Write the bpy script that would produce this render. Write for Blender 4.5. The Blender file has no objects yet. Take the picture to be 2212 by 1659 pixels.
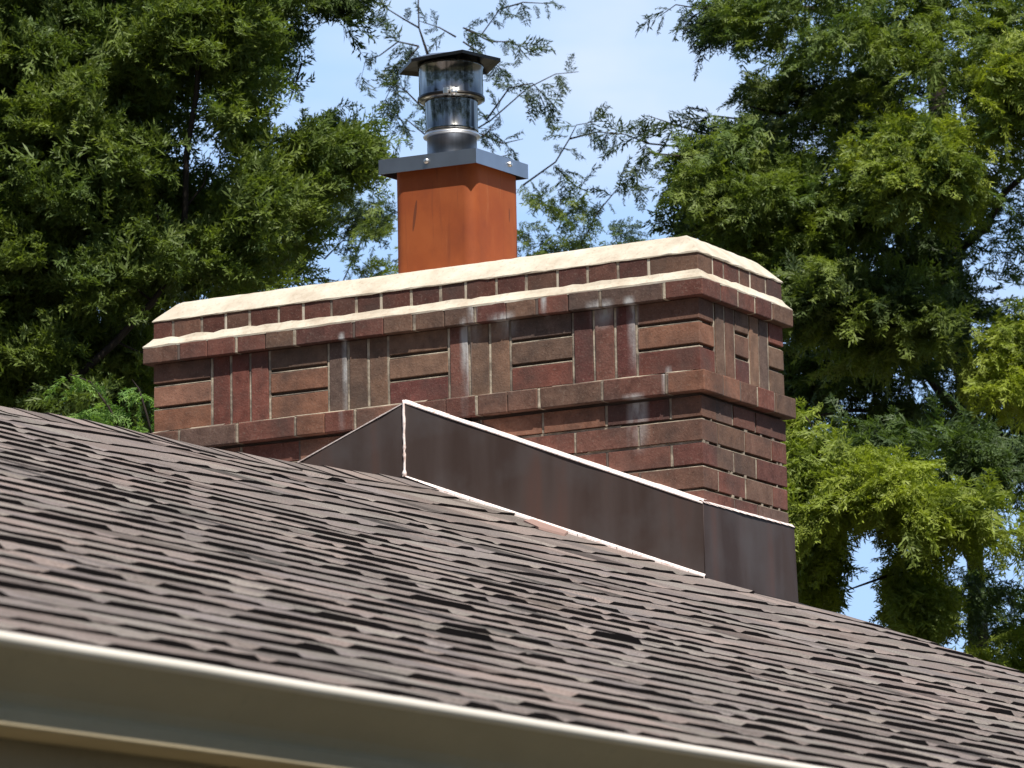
import bpy, bmesh, math, random
import numpy as np
from mathutils import Vector, Matrix
random.seed(7); RNG = np.random.default_rng(11)
SC = bpy.context.scene

# ------------------------------------------------------------------ camera
CP = np.array([5.396094, -10.866618, -2.319558])
RV = np.array([0.87366215, 0.48615052, -0.01929034])
UV = np.array([0.10251845, -0.14518812, 0.98407844])
FV = np.array([-0.47560952, 0.8617297, 0.17668477])
FL = 9535.46                                     # focal length for a picture 2212 wide
cam = bpy.data.cameras.new('camera'); co = bpy.data.objects.new('camera', cam)
SC.collection.objects.link(co)
M = Matrix.Identity(4)
for i in range(3):
    M[i][0] = RV[i]; M[i][1] = UV[i]; M[i][2] = -FV[i]; M[i][3] = CP[i]
co.matrix_world = M
cam.sensor_width = 36; cam.lens = 36*FL/2212
cam.clip_start = 0.1; cam.clip_end = 3000
cam.dof.use_dof = True; cam.dof.focus_distance = 12.3; cam.dof.aperture_fstop = 19.0
SC.camera = co

# ------------------------------------------------------------------ sky and sun
SUN_EL = math.radians(57.5)
SUN_D = Vector((math.sin(math.radians(50))*math.cos(SUN_EL), -math.cos(math.radians(50))*math.cos(SUN_EL), math.sin(SUN_EL)))
W = bpy.data.worlds.new('World'); SC.world = W; W.use_nodes = True
nt = W.node_tree; nt.nodes.clear()
def wn(t, **k):
    n = nt.nodes.new(t)
    for a, b in k.items(): setattr(n, a, b)
    return n
sky = wn('ShaderNodeTexSky', sky_type='NISHITA', sun_disc=False)
sky.sun_elevation = SUN_EL
sky.sun_rotation = math.atan2(SUN_D.x, SUN_D.y)
sky.altitude = 200; sky.air_density = 1.0; sky.dust_density = 0.6; sky.ozone_density = 1.4
tc = wn('ShaderNodeTexCoord'); mp = wn('ShaderNodeMapping'); mp.inputs['Scale'].default_value = (3.0, 3.0, 11.0)
mp.inputs['Location'].default_value = (0.35, 0.1, 0.3)
nz = wn('ShaderNodeTexNoise'); nz.inputs['Scale'].default_value = 1.6; nz.inputs['Detail'].default_value = 5; nz.inputs['Roughness'].default_value = .5
cr = wn('ShaderNodeValToRGB'); cr.color_ramp.elements[0].position = .52; cr.color_ramp.elements[0].color = (0.0,)*3+(1,)
cr.color_ramp.elements[1].position = .8; cr.color_ramp.elements[1].color = (.95,)*3+(1,)
mx = wn('ShaderNodeMix', data_type='RGBA'); mx.inputs[7].default_value = (4.2, 5.0, 6.4, 1)
bg = wn('ShaderNodeBackground'); bg.inputs['Strength'].default_value = 0.10
wo = wn('ShaderNodeOutputWorld')
L = nt.links.new
L(tc.outputs['Generated'], mp.inputs['Vector']); L(mp.outputs[0], nz.inputs['Vector']); L(nz.outputs[0], cr.inputs[0])
cb = wn('ShaderNodeMix', data_type='RGBA'); cb.inputs[6].default_value = (3.5, 5.3, 8.3, 1); cb.inputs[7].default_value = (6.2, 6.8, 7.9, 1)
sx = wn('ShaderNodeSeparateXYZ'); mr = wn('ShaderNodeMapRange'); mr.inputs[1].default_value = .25; mr.inputs[2].default_value = .60; mr.inputs[3].default_value = .9; mr.inputs[4].default_value = 0
L(tc.outputs['Generated'], sx.inputs[0]); L(sx.outputs[2], mr.inputs[0]); vd = wn('ShaderNodeVectorMath', operation='DISTANCE'); vd.inputs[1].default_value = tuple(Vector(FV + RV*((1400-1106)/FL) + UV*((829.5-120)/FL)).normalized())
mr2 = wn('ShaderNodeMapRange'); mr2.inputs[1].default_value = .0; mr2.inputs[2].default_value = .042; mr2.inputs[3].default_value = .6; mr2.inputs[4].default_value = 0; mr2.interpolation_type = 'SMOOTHSTEP'
ad = wn('ShaderNodeMath', operation='ADD', use_clamp=True); mu = wn('ShaderNodeMath', operation='MULTIPLY'); nz3 = wn('ShaderNodeTexNoise'); nz3.inputs['Scale'].default_value = 24; nz3.inputs['Detail'].default_value = 4
L(tc.outputs['Generated'], nz3.inputs['Vector']); L(tc.outputs['Generated'], vd.inputs[0]); L(vd.outputs['Value'], mr2.inputs[0]); L(mr2.outputs[0], mu.inputs[0]); L(nz3.outputs[0], mu.inputs[1]); mu2 = wn('ShaderNodeMath', operation='MULTIPLY'); mu2.inputs[1].default_value = 1.9; L(mu.outputs[0], mu2.inputs[0])
L(cr.outputs[0], ad.inputs[0]); L(mu2.outputs[0], ad.inputs[1]); L(ad.outputs[0], cb.inputs[0]); L(cb.outputs[2], mx.inputs[7])
L(mr.outputs[0], mx.inputs[0]); L(sky.outputs[0], mx.inputs[6]); L(mx.outputs[2], bg.inputs[0]); L(bg.outputs[0], wo.inputs[0])
sl = bpy.data.lights.new('sun', 'SUN'); sl.energy = 4.8; sl.angle = math.radians(.53); sl.color = (1, .955, .88)
so = bpy.data.objects.new('sun', sl); SC.collection.objects.link(so)
so.rotation_euler = SUN_D.to_track_quat('Z', 'Y').to_euler()
SC.view_settings.view_transform = 'Standard'; SC.view_settings.look = 'None'
SC.view_settings.exposure = 0.5; SC.view_settings.gamma = 1
SC.cycles.max_bounces = 8

# ------------------------------------------------------------------ helpers
def ray(u, v): return FV + RV*((u-1106)/FL) + UV*((829.5-v)/FL)
def at(u, v, depth): return CP + ray(u, v)*depth        # a point of the real place seen at (u, v), depth metres off
def tag(o, label=None, cat=None, group=None, kind=None):
    if label: o['label'] = label
    if cat: o['category'] = cat
    if group: o['group'] = group
    if kind: o['kind'] = kind
    return o
def empty(name, loc=(0, 0, 0)):
    o = bpy.data.objects.new(name, None); SC.collection.objects.link(o); o.location = loc
    o.empty_display_size = .1
    return o
def link(name, me, mat, parent=None, smooth=False):
    o = bpy.data.objects.new(name, me); SC.collection.objects.link(o)
    for m in (mat if isinstance(mat, (list, tuple)) else [mat]): me.materials.append(m)
    if smooth: me.polygons.foreach_set('use_smooth', [True]*len(me.polygons))
    if parent:
        root = parent
        o.parent = parent
        bpy.context.view_layer.update()
        o.matrix_parent_inverse = parent.matrix_world.inverted()
    return o
class MB:
    """collects faces, each with a material slot and a colour"""
    def __init__(s): s.v = []; s.f = []; s.m = []; s.c = []
    def add(s, vs, fs, mi=0, col=(1, 1, 1)):
        b = len(s.v); s.v += [tuple(x) for x in vs]
        for q in fs: s.f.append(tuple(b+i for i in q)); s.m.append(mi); s.c.append(col)
    def box(s, x0, x1, y0, y1, z0, z1, mi=0, col=(1, 1, 1), j=0):
        r = (lambda: random.uniform(-j, j)) if j else (lambda: 0)
        vs = [(x+r(), y+r(), z+r()) for z in (z0, z1) for y in (y0, y1) for x in (x0, x1)]
        s.add(vs, [(0, 2, 3, 1), (4, 5, 7, 6), (0, 1, 5, 4), (2, 6, 7, 3), (0, 4, 6, 2), (1, 3, 7, 5)], mi, col)
    def tube(s, pts, rad, n=8, mi=0, col=(1, 1, 1), cap=True):
        pts = [Vector(p) for p in pts]; rings = []
        for i, p in enumerate(pts):
            d = (pts[min(i+1, len(pts)-1)]-pts[max(i-1, 0)]).normalized()
            a = d.cross(Vector((0, 0, 1)) if abs(d.z) < .9 else Vector((1, 0, 0))).normalized(); b = d.cross(a)
            r = rad[i] if isinstance(rad, (list, tuple)) else rad
            rings.append([p+(a*math.cos(2*math.pi*k/n)+b*math.sin(2*math.pi*k/n))*r for k in range(n)])
        vs = [q for r in rings for q in r]; fs = []
        for i in range(len(pts)-1):
            for k in range(n): fs.append((i*n+k, i*n+(k+1) % n, (i+1)*n+(k+1) % n, (i+1)*n+k))
        if cap: fs.append(tuple(range(n-1, -1, -1))); fs.append(tuple((len(pts)-1)*n+k for k in range(n)))
        s.add(vs, fs, mi, col)
    def lathe(s, prof, n=48, c=(0, 0), mi=0):
        vs = [(c[0]+r*math.cos(2*math.pi*k/n), c[1]+r*math.sin(2*math.pi*k/n), z) for r, z in prof for k in range(n)]
        fs = [(i*n+k, i*n+(k+1) % n, (i+1)*n+(k+1) % n, (i+1)*n+k) for i in range(len(prof)-1) for k in range(n)]
        s.add(vs, fs, mi)
    def prism(s, prof, y0, y1, mi=0, ny=1, wob=0):
        """profile of (x, z) points swept along y, open"""
        n = len(prof); vs = []
        for k in range(ny+1):
            y = y0+(y1-y0)*k/ny; dz = random.uniform(-wob, wob)
            vs += [(x, y, z+dz) for x, z in prof]
        s.add(vs, [(k*n+i, k*n+i+1, (k+1)*n+i+1, (k+1)*n+i) for k in range(ny) for i in range(n-1)], mi)
    def build(s, name, mat, parent=None, smooth=False, bevel=0, recalc=True):
        me = bpy.data.meshes.new(name); me.from_pydata(s.v, [], s.f)
        me.polygons.foreach_set('material_index', s.m)
        ca = me.color_attributes.new('tone', 'FLOAT_COLOR', 'CORNER')
        d = []
        for p, c in zip(me.polygons, s.c): d += (list(c)+[1])*p.loop_total
        ca.data.foreach_set('color', d)
        if recalc:
            bm = bmesh.new(); bm.from_mesh(me); bmesh.ops.recalc_face_normals(bm, faces=bm.faces); bm.to_mesh(me); bm.free()
        o = link(name, me, mat, parent, smooth)
        if bevel:
            b = o.modifiers.new('bevel', 'BEVEL'); b.width = bevel; b.segments = 2; b.limit_method = 'ANGLE'; b.angle_limit = math.radians(50)
        return o

# ------------------------------------------------------------------ materials
class Mat:
    def __init__(s, name, rough=.8, metal=0, col=(.5, .5, .5), spec=.5):
        s.m = bpy.data.materials.new(name); s.m.use_nodes = True; s.t = s.m.node_tree
        s.b = s.t.nodes['Principled BSDF']; s.b.inputs['Roughness'].default_value = rough
        s.b.inputs['Metallic'].default_value = metal; s.b.inputs['Base Color'].default_value = (*col, 1)
        s.b.inputs['Specular IOR Level'].default_value = spec
        s.tc = s.t.nodes.new('ShaderNodeTexCoord')
    def n(s, t, **k):
        x = s.t.nodes.new(t)
        for a, b in k.items(): setattr(x, a, b)
        return x
    def l(s, a, b): s.t.links.new(a, b)
    def noise(s, scale, detail=3, rough=.55, stretch=(1, 1, 1), loc=(0, 0, 0)):
        mp = s.n('ShaderNodeMapping'); mp.inputs['Scale'].default_value = stretch; mp.inputs['Location'].default_value = loc
        nz = s.n('ShaderNodeTexNoise'); nz.inputs['Scale'].default_value = scale; nz.inputs['Detail'].default_value = detail
        nz.inputs['Roughness'].default_value = rough
        s.l(s.tc.outputs['Object'], mp.inputs[0]); s.l(mp.outputs[0], nz.inputs['Vector']); return nz.outputs[0]
    def ramp(s, src, stops):
        r = s.n('ShaderNodeValToRGB'); e = r.color_ramp.elements
        while len(e) < len(stops): e.new(.5)
        for x, (p, c) in zip(e, stops):
            x.position = p; x.color = (*c, 1) if isinstance(c, (tuple, list)) else (c, c, c, 1)
        s.l(src, r.inputs[0]); return r.outputs[0]
    def mix(s, f, a, b, mode='MIX'):
        m = s.n('ShaderNodeMix', data_type='RGBA', blend_type=mode)
        for i, x in ((0, f), (6, a), (7, b)):
            if hasattr(x, 'links'): s.l(x, m.inputs[i])
            elif i == 0: m.inputs[0].default_value = x
            else: m.inputs[i].default_value = (*x, 1)
        return m.outputs[2]
    def math(s, op, a, b=0, c=0):
        m = s.n('ShaderNodeMath', operation=op)
        for i, x in enumerate((a, b, c)):
            if hasattr(x, 'links'): s.l(x, m.inputs[i])
            else: m.inputs[i].default_value = x
        return m.outputs[0]
    def xyz(s):
        x = s.n('ShaderNodeSeparateXYZ'); s.l(s.tc.outputs['Object'], x.inputs[0]); return x.outputs
    def tone(s):
        a = s.n('ShaderNodeVertexColor', layer_name='tone'); return a.outputs[0]
    def color(s, x): s.l(x, s.b.inputs['Base Color']); return s
    def bump(s, h, strength=.3, dist=.002):
        b = s.n('ShaderNodeBump'); b.inputs['Strength'].default_value = strength; b.inputs['Distance'].default_value = dist
        s.l(h, b.inputs['Height']); s.l(b.outputs[0], s.b.inputs['Normal']); return s

def streak(m, x0, w, z0, z1, n):
    """soft vertical run of washed out lime at x0 on the front face, z0 (bottom) to z1 (top)"""
    X, Y, Z = m.xyz()
    d = m.math('ABSOLUTE', m.math('SUBTRACT', X, x0)); d = m.math('SUBTRACT', 1, m.math('DIVIDE', d, w))
    t = m.math('MULTIPLY', m.math('SUBTRACT', Z, z0), 1/(z1-z0))
    t2 = m.math('MULTIPLY', m.math('SUBTRACT', z1+.02, Z), 50)
    r = m.math('MULTIPLY', m.math('MAXIMUM', d, 0), m.math('MINIMUM', m.math('MAXIMUM', t, 0), m.math('MAXIMUM', t2, 0)))
    f = m.math('LESS_THAN', Y, .03)
    return m.math('MULTIPLY', m.math('MULTIPLY', r, f), m.ramp(n, [(.35, .2), (.6, 1)]))

mb = Mat('brick', .92, spec=.25)
n1 = mb.noise(26, 5, .65); n2 = mb.noise(150, 3, .6); n3 = mb.noise(7, 3)
c = mb.mix(1, mb.tone(), mb.ramp(n1, [(.3, (.62, .60, .60)), (.55, (1, 1, 1)), (.75, (1.18, 1.22, 1.22))]), 'MULTIPLY')
c = mb.mix(mb.ramp(n2, [(.56, 0), (.74, .35)]), c, (.30, .24, .19))
c = mb.mix(mb.ramp(n2, [(.28, .6), (.38, 0)]), c, (.03, .02, .02))
c = mb.mix(mb.ramp(n3, [(.45, 0), (.70, .6)]), c, (.06, .048, .042))
sn = mb.noise(30, 4, .6, (1, 1, .35))
st = None
for x0, w, z0, z1 in [(-.208, .022, -.12, .10), (-.745, .015, -.20, .10), (-1.155, .014, -.20, .10), (-.715, .020, .02, .14), (-.20, .040, -.34, -.18), (-.48, .012, .08, .14), (-.10, .013, -.19, -.11), (-.30, .05, .03, .10), (-.62, .05, .04, .10), (-.755, .018, -.12, .08)]:
    q = streak(mb, x0, w, z0, z1, sn); st = q if st is None else mb.math('MAXIMUM', st, q)
c = mb.mix(mb.math('MINIMUM', mb.math('MULTIPLY', st, 1.3), .8), c, (.46, .46, .45))
mb.color(c).bump(mb.math('ADD', n1, mb.math('MULTIPLY', n2, .6)), .6, .003); BRICK = mb.m

mm = Mat('mortar', .95, spec=.2)
n1 = mm.noise(60, 4, .6); n2 = mm.noise(11, 3)
c = mm.ramp(n1, [(.3, (.30, .245, .18)), (.6, (.48, .41, .31)), (.8, (.66, .58, .46))])
c = mm.mix(mm.ramp(n2, [(.40, .9), (.60, 0)]), c, (.14, .11, .09))
mm.color(c).bump(n1, .8, .003); MORTAR = mm.m
mm = Mat('old_core_mortar', .98, col=(.13, .10, .085), spec=.1); CORE = mm.m

mm = Mat('crown_mortar', .9, spec=.2)
n1 = mm.noise(9, 5, .6); n2 = mm.noise(90, 3)
c = mm.ramp(n1, [(.3, (.42, .345, .26)), (.5, (.54, .475, .375)), (.7, (.62, .56, .46))])
c = mm.mix(mm.ramp(n2, [(.55, 0), (.75, .5)]), c, (.30, .23, .17))
mm.color(c).bump(n1, .5, .006); CROWN = mm.m

mm = Mat('terracotta', .75, spec=.3)
n1 = mm.noise(6, 4); n2 = mm.noise(40, 4, .6, (1, 1, .12)); X, Y, Z = mm.xyz()
c = mm.ramp(n1, [(.3, (.26, .056, .015)), (.5, (.30, .071, .017)), (.72, (.35, .092, .024))])
c = mm.mix(mm.ramp(n2, [(.60, 0), (.74, .4)]), c, (.42, .15, .06))
n3 = mm.noise(3.2, 6, .7, (1, 1, .6), (3, 1, 2)); c = mm.mix(mm.ramp(n3, [(.48, 0), (.70, .55)]), c, (.16, .036, .014))
n4 = mm.noise(55, 3, .6, (1, 1, .07), (1, 5, 0)); c = mm.mix(mm.ramp(n4, [(.60, 0), (.72, .35)]), c, (.12, .03, .015))
def blob(m, ax, a0, wa, z0, wz):
    d1 = m.math('POWER', m.math('DIVIDE', m.math('SUBTRACT', ax, a0), wa), 2); d2 = m.math('POWER', m.math('DIVIDE', m.math('SUBTRACT', Z, z0), wz), 2)
    return m.math('LESS_THAN', m.math('ADD', m.math('ADD', d1, d2), m.math('MULTIPLY', n2, .5)), 1)
b1 = mm.math('MULTIPLY', blob(mm, mm.math('ADD', X, mm.math('MULTIPLY', Z, -.15)), -1.055, .0055, .47, .055), mm.math('LESS_THAN', Y, .14))
b2 = mm.math('MULTIPLY', blob(mm, Y, .335, .004, .485, .025), mm.math('GREATER_THAN', X, -.80))
b3 = mm.math('MULTIPLY', blob(mm, Y, .383, .012, .375, .07), mm.math('GREATER_THAN', X, -.82))
c = mm.mix(mm.math('MULTIPLY', mm.math('MAXIMUM', mm.math('MAXIMUM', b1, b2), b3), .75), c, (.10, .03, .015))
mm.color(c).bump(n1, .3, .003); TERRA = mm.m

def metal(name, col, rough, n_s=18, stretch=(1, 1, .04), var=.3, metal=1.0):
    m = Mat(name, rough, metal, col); n = m.noise(n_s, 3, .5, stretch)
    m.color(m.ramp(n, [(.3, tuple(x*(1-var) for x in col)), (.7, tuple(min(1, x*(1+var)) for x in col))]))
    m.bump(n, .25, .004); return m.m
STEEL = metal('stainless_steel', (.21, .21, .20), .16, 40, (1, 1, .02), .97)  # dark tone and strong streaks paint reflections into the steel colour
STEEL_D = metal('dark_steel', (.05, .045, .04), .35)
GALV = metal('galvanised_plate', (.37, .385, .415), .42, 10, (1, 1, .6), .12)
SCREW = Mat('screw_zinc', .35, 1, (.8, .78, .75)).m

mm = Mat('weathered_copper', .65, 0, spec=.15)
n1 = mm.noise(9, 3, .5, (1, 1, .12)); n2 = mm.noise(5, 4)
c = mm.ramp(n1, [(.36, (.048, .032, .027)), (.55, (.068, .050, .045)), (.72, (.092, .050, .040))])
c = mm.mix(mm.ramp(n2, [(.45, 0), (.7, .5)]), c, (.088, .080, .080))
mm.color(c).bump(n2, .15, .003); COPPER = mm.m
mm = Mat('bright_copper_edge', .5, .15)  # copper tone paled to paint sun glint on the folds; solder shares it
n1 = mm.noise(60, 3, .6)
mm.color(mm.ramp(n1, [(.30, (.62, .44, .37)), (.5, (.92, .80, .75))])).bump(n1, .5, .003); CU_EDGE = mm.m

mm = Mat('asphalt_shingle', .95, spec=.2)
n1 = mm.noise(260, 2, .7); n2 = mm.noise(2.2, 4); n3 = mm.noise(45, 3, .6)
c = mm.mix(1, mm.tone(), mm.ramp(n1, [(.30, (.55, .53, .53)), (.5, (1, 1, 1)), (.7, (1.45, 1.42, 1.40))]), 'MULTIPLY')
c = mm.mix(mm.ramp(n3, [(.52, 0), (.72, .35)]), c, (.20, .195, .16))
c = mm.mix(mm.ramp(n2, [(.45, 0), (.66, .16)]), c, (.34, .23, .19))
mm.color(c).bump(n1, .8, .003); SHINGLE = mm.m
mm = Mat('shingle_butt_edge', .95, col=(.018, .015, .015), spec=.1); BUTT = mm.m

def paint(name, col, rough=.45, var=.12):
    m = Mat(name, rough, 0, col, .2); n = m.noise(5, 5, .6, (1, .5, 2)); n2 = m.noise(60, 2)
    c = m.ramp(n, [(.3, tuple(x*(1-var) for x in col)), (.7, tuple(x*(1+var) for x in col))])
    c = m.mix(m.ramp(n2, [(.62, 0), (.8, .25)]), c, tuple(x*.5 for x in col))
    m.color(c).bump(n, .1, .004); return m.m
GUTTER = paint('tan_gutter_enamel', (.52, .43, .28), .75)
LIP = paint('sunlit_gutter_lip', (.68, .63, .55), .5, .08)  # same paint as the gutter, made paler to paint the sunlit top edge
SOFFIT = paint('tan_soffit', (.44, .37, .255), .8)
WALL = paint('tan_siding', (.42, .34, .23), .7)
GRASS = Mat('lawn', .95); g = GRASS.noise(3, 6, .7)
GRASS.color(GRASS.ramp(g, [(.3, (.075, .068, .040)), (.7, (.13, .11, .07))])); GRASS = GRASS.m

def bark(name, col):
    m = Mat(name, .95, 0, col, .2); n = m.noise(14, 5, .65, (1, 1, .15))
    m.color(m.ramp(n, [(.3, tuple(x*.5 for x in col)), (.7, tuple(x*1.4 for x in col))])).bump(n, .8, .02); return m.m
BARK = bark('bark', (.040, .031, .026))
def leafmat(name, trans=.38):
    m = Mat(name, .55, spec=.35)
    c = m.tone(); m.color(c)
    tr = m.n('ShaderNodeBsdfTranslucent'); mx = m.n('ShaderNodeMixShader'); mx.inputs[0].default_value = trans
    out = m.t.nodes['Material Output']
    g = m.mix(1, c, (1.25, 1.3, .55), 'MULTIPLY'); m.l(g, tr.inputs[0])
    m.l(m.b.outputs[0], mx.inputs[1]); m.l(tr.outputs[0], mx.inputs[2]); m.l(mx.outputs[0], out.inputs[0]); return m.m
LEAF = leafmat('conifer_foliage')

# ------------------------------------------------------------------ ground
g = MB(); g.add([(-600, -600, -4.25), (600, -600, -4.25), (600, 600, -4.25), (-600, 600, -4.25)], [(0, 1, 2, 3)])
tag(g.build('ground', GRASS), kind='structure')

# ------------------------------------------------------------------ house
RX = -.954                                       # ridge line
EX, EZ = 2.845, -1.790                           # eave
RY = [(-13, -.47), (-2.3, -.428), (-2.0, -.413), (-1.8, -.402), (-1.49, -.393), (-1.2, -.394), (-.93, -.386), (-.63, -.373), (-.15, -.347), (0, -.335), (.6, -.335)]
def zr(y): return float(np.interp(y, [a for a, b in RY], [b for a, b in RY]))
def zroof(x, y):
    if x >= RX: return zr(y)+(x-RX)/(EX-RX)*(EZ-zr(y))
    return zr(y)-(RX-x)*.383
YN, YR = -12.2, .60                              # ends of the roof along the ridge
house = tag(empty('house', (1.2, -5, -4.25)), 'single storey tan house with a brown asphalt shingle roof below the brick chimney', 'house')

# course lines up the slope: their spacing shrinks towards the eave
N = 31
w = np.linspace(.098, .180, N); w *= (EX-RX-.06)/w.sum(); xs = EX-np.concatenate([[0], np.cumsum(w)])
TONES = [(.235, .190, .180), (.27, .215, .20), (.20, .165, .16), (.30, .225, .205), (.245, .215, .195), (.215, .18, .185), (.16, .125, .12), (.28, .25, .225)]
def tone(): 
    t = random.choice(TONES); k = .78*random.uniform(.80, 1.25); return tuple((a*.5+b*.5)*k for a, b in zip(t, (.215, .186, .160)))
def nrm(x, y):
    s = (EZ-zr(y))/(EX-RX); l = math.hypot(1, s); return (-s/l, 1/l)
sh = MB()
def course_profile():
    """thickness and tone of one course, sampled along the roof; thick tabs ease into thin ones"""
    ys_, hs, ts = [], [], []; y = YN; thick = False
    while y < YR:
        thick = (not thick) if random.random() < .85 else thick
        y2 = y+(random.uniform(.07, .27) if thick else random.uniform(.025, .09))
        h = random.uniform(.0060, .0098) if thick else random.uniform(.0030, .0054)
        if random.random() < .04: h += .003
        t = tone()
        if random.random() < .05: t = tuple(a*.35 for a in t)
        e = min(.011, (y2-y)*.28)
        for a, q in ((y+e, h), ((y+y2)/2, h*random.uniform(.85, 1.1)), (y2-e, h*random.uniform(.8, 1.1))): ys_.append(a); hs.append(q); ts.append(t)
        y = y2
    return ys_, hs, ts
for k in range(N):
    ys_, hs, ts = course_profile(); wav = 0.; ph = random.uniform(0, 9)
    P = []
    for y, h, t in zip(ys_, hs, ts):
        y = min(y, YR); xb = xs[k]+.003*math.sin(y*5+ph)+random.uniform(-.0015, .0015); xt = xs[k+1]-.02
        P.append((xb, xt, y, h+random.uniform(-.0004, .0004), t))
    for a, b in zip(P[:-1], P[1:]):
        yb_ = b[2]
        if a[1] < 0 and a[1] > -1.85:
            if a[2] >= -.013: continue
            yb_ = min(yb_, -.012)
        if yb_-a[2] < 1e-4: continue
        q = []
        for (x, yy, hh) in ((a[0], a[2], a[3]), (b[0], yb_, b[3]), (b[1], yb_, .001), (a[1], a[2], .001), (a[0], a[2], -.004), (b[0], yb_, -.004)):
            nx, nz_ = nrm(x, yy); z = zroof(x, yy); q.append((x+nx*hh, yy, z+nz_*hh))
        sh.add(q, [(0, 1, 2, 3)], 0, a[4]); sh.add(q, [(4, 5, 1, 0)], 1)
sh.build('shingle_roof', [SHINGLE, BUTT], house, recalc=False)
dk = MB()                                        # deck below the shingles and the far slope
ys = np.linspace(YN, YR-.004, 60)
for a, b in zip(ys[:-1], ys[1:]):
    dk.add([(x, y, zroof(x, y)-.006) for x, y in ((RX, a), (EX-.01, a), (EX-.01, b), (RX, b))], [(0, 1, 2, 3)], 0, (.2, .17, .16))
dk.build('roof_deck', BUTT, house)
bk = MB()
for k in range(17):
    x1 = RX-.02-k*.145; x2 = x1-.16
    for a, b in zip(ys[:-1], ys[1:]):
        t = tone(); bk.add([(x1, a, zroof(x1, a)+.001), (x1, b, zroof(x1, b)+.001), (x2, b, zroof(x2, b)+.008), (x2, a, zroof(x2, a)+.008), (x2, b, zroof(x2, b)), (x2, a, zroof(x2, a))], [(0, 1, 2, 3), (3, 2, 4, 5)], 0, t)
bk.build('far_roof_slope', SHINGLE, house)
# ridge caps: each one folded over the ridge and lapping the next
rc = MB(); y = YN; i = 0
while y < -.03:
    y2 = min(y+.30, -.012); h0 = .010; h1 = .003; hw = .13+random.uniform(-.01, .01)
    ya, yb = y, y2
    t = tone(); pts = []
    for yy, hh in ((ya, h0), (yb, h1)):
        for dx in (-hw, -.02, .02, hw):
            zz = zroof(RX+dx, yy)+hh+(0.002 if abs(dx) < .1 else 0)+random.uniform(-.0015, .0015); pts.append((RX+dx, yy, zz))
    for dx in (-hw, -.02, .02, hw): pts.append((RX+dx, ya, zroof(RX+dx, ya)-.002))
    for dx in (hw,): pts.append((RX+dx, yb, zroof(RX+dx, yb)-.002))
    rc.add(pts, [(0, 1, 5, 4), (1, 2, 6, 5), (2, 3, 7, 6)], 0, t)
    b = len(rc.v)-len(pts)
    for fz in ((8, 9, 1, 0), (9, 10, 2, 1), (10, 11, 3, 2), (11, 12, 7, 3)): rc.f.append(tuple(b+q for q in fz)); rc.m.append(1); rc.c.append((1, 1, 1))
    y += .15+random.uniform(-.01, .01)
rc.build('ridge_cap', [SHINGLE, BUTT], house, recalc=False)

# gutter: rolled front lip, hollow upper face, flat lower strip, back and floor
GX = 2.935; gut = MB()
lip = [(GX-.014, -1.800), (GX-.013, -1.7965), (GX-.006, -1.7950), (GX, -1.7975), (GX+.002, -1.802), (GX, -1.8070), (GX-.004, -1.8090)]
body = [(GX-.004, -1.8090), (GX-.012, -1.820), (GX-.023, -1.834), (GX-.032, -1.846), (GX-.0365, -1.856), (GX-.0370, -1.8600), (GX-.0345, -1.8625), (GX-.0340, -1.8680), (GX-.0340, -1.8790), (GX-.0365, -1.8810), (GX-.105, -1.8810), (GX-.106, -1.800)]
gb = MB(); gb.prism(body, YN, YR-.02, 0, 60, .0004); gb.prism([(x-.0012, z+.0012) for x, z in body[1:]][::-1], YN, YR-.02, 0, 4)
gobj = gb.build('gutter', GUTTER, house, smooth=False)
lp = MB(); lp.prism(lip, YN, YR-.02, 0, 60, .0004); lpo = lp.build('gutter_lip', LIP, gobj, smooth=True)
fb = MB(); fb.box(GX-.125, GX-.108, YN, YR-.03, -1.93, -1.80); fb.build('fascia', SOFFIT, house)
sf = MB(); 
for k in range(4):
    x1 = GX-.127-k*.118; sf.box(x1-.116, x1, YN, YR-.03, -1.915, -1.905)
sf.build('soffit', SOFFIT, house)
wl = MB()
zc = -1.917
for k in range(18):
    z1 = zc-k*.13; wl.add([(2.36, YN+.4, z1), (2.36, YR-.10, z1), (2.374, YR-.10, z1-.13), (2.374, YN+.4, z1-.13), (2.36, YN+.4, z1-.13), (2.36, YR-.10, z1-.13)], [(0, 1, 2, 3), (3, 2, 5, 4)])
wl.build('side_wall', WALL, house)
gw = MB()                                        # the two end walls under the gables
for yy in (YR-.11, YN+.41):
    gw.add([(2.35, yy, -4.25), (2.35, yy, zroof(2.35, yy)-.03), (RX, yy, zroof(RX, yy)-.03), (-4.5, yy, zroof(-4.5, yy)-.03), (-4.5, yy, -4.25)], [(0, 1, 2, 3, 4)])
gw.add([(-4.5, YN+.41, -4.25), (-4.5, YR-.11, -4.25), (-4.5, YR-.11, zroof(-4.5, 0)-.03), (-4.5, YN+.41, zroof(-4.5, -3)-.2)], [(0, 1, 2, 3)])
gw.build('end_wall', WALL, house)
rk = MB(); rk.add([(x, yy, zroof(x, .6)-d) for yy in (YR-.025, YR-.003) for x, d in ((RX, .008), (EX, .008), (EX, .14), (RX, .14))], [(0, 1, 2, 3), (7, 6, 5, 4), (0, 4, 5, 1), (3, 2, 6, 7)])
rk.build('rake_board', SOFFIT, house)

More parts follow.
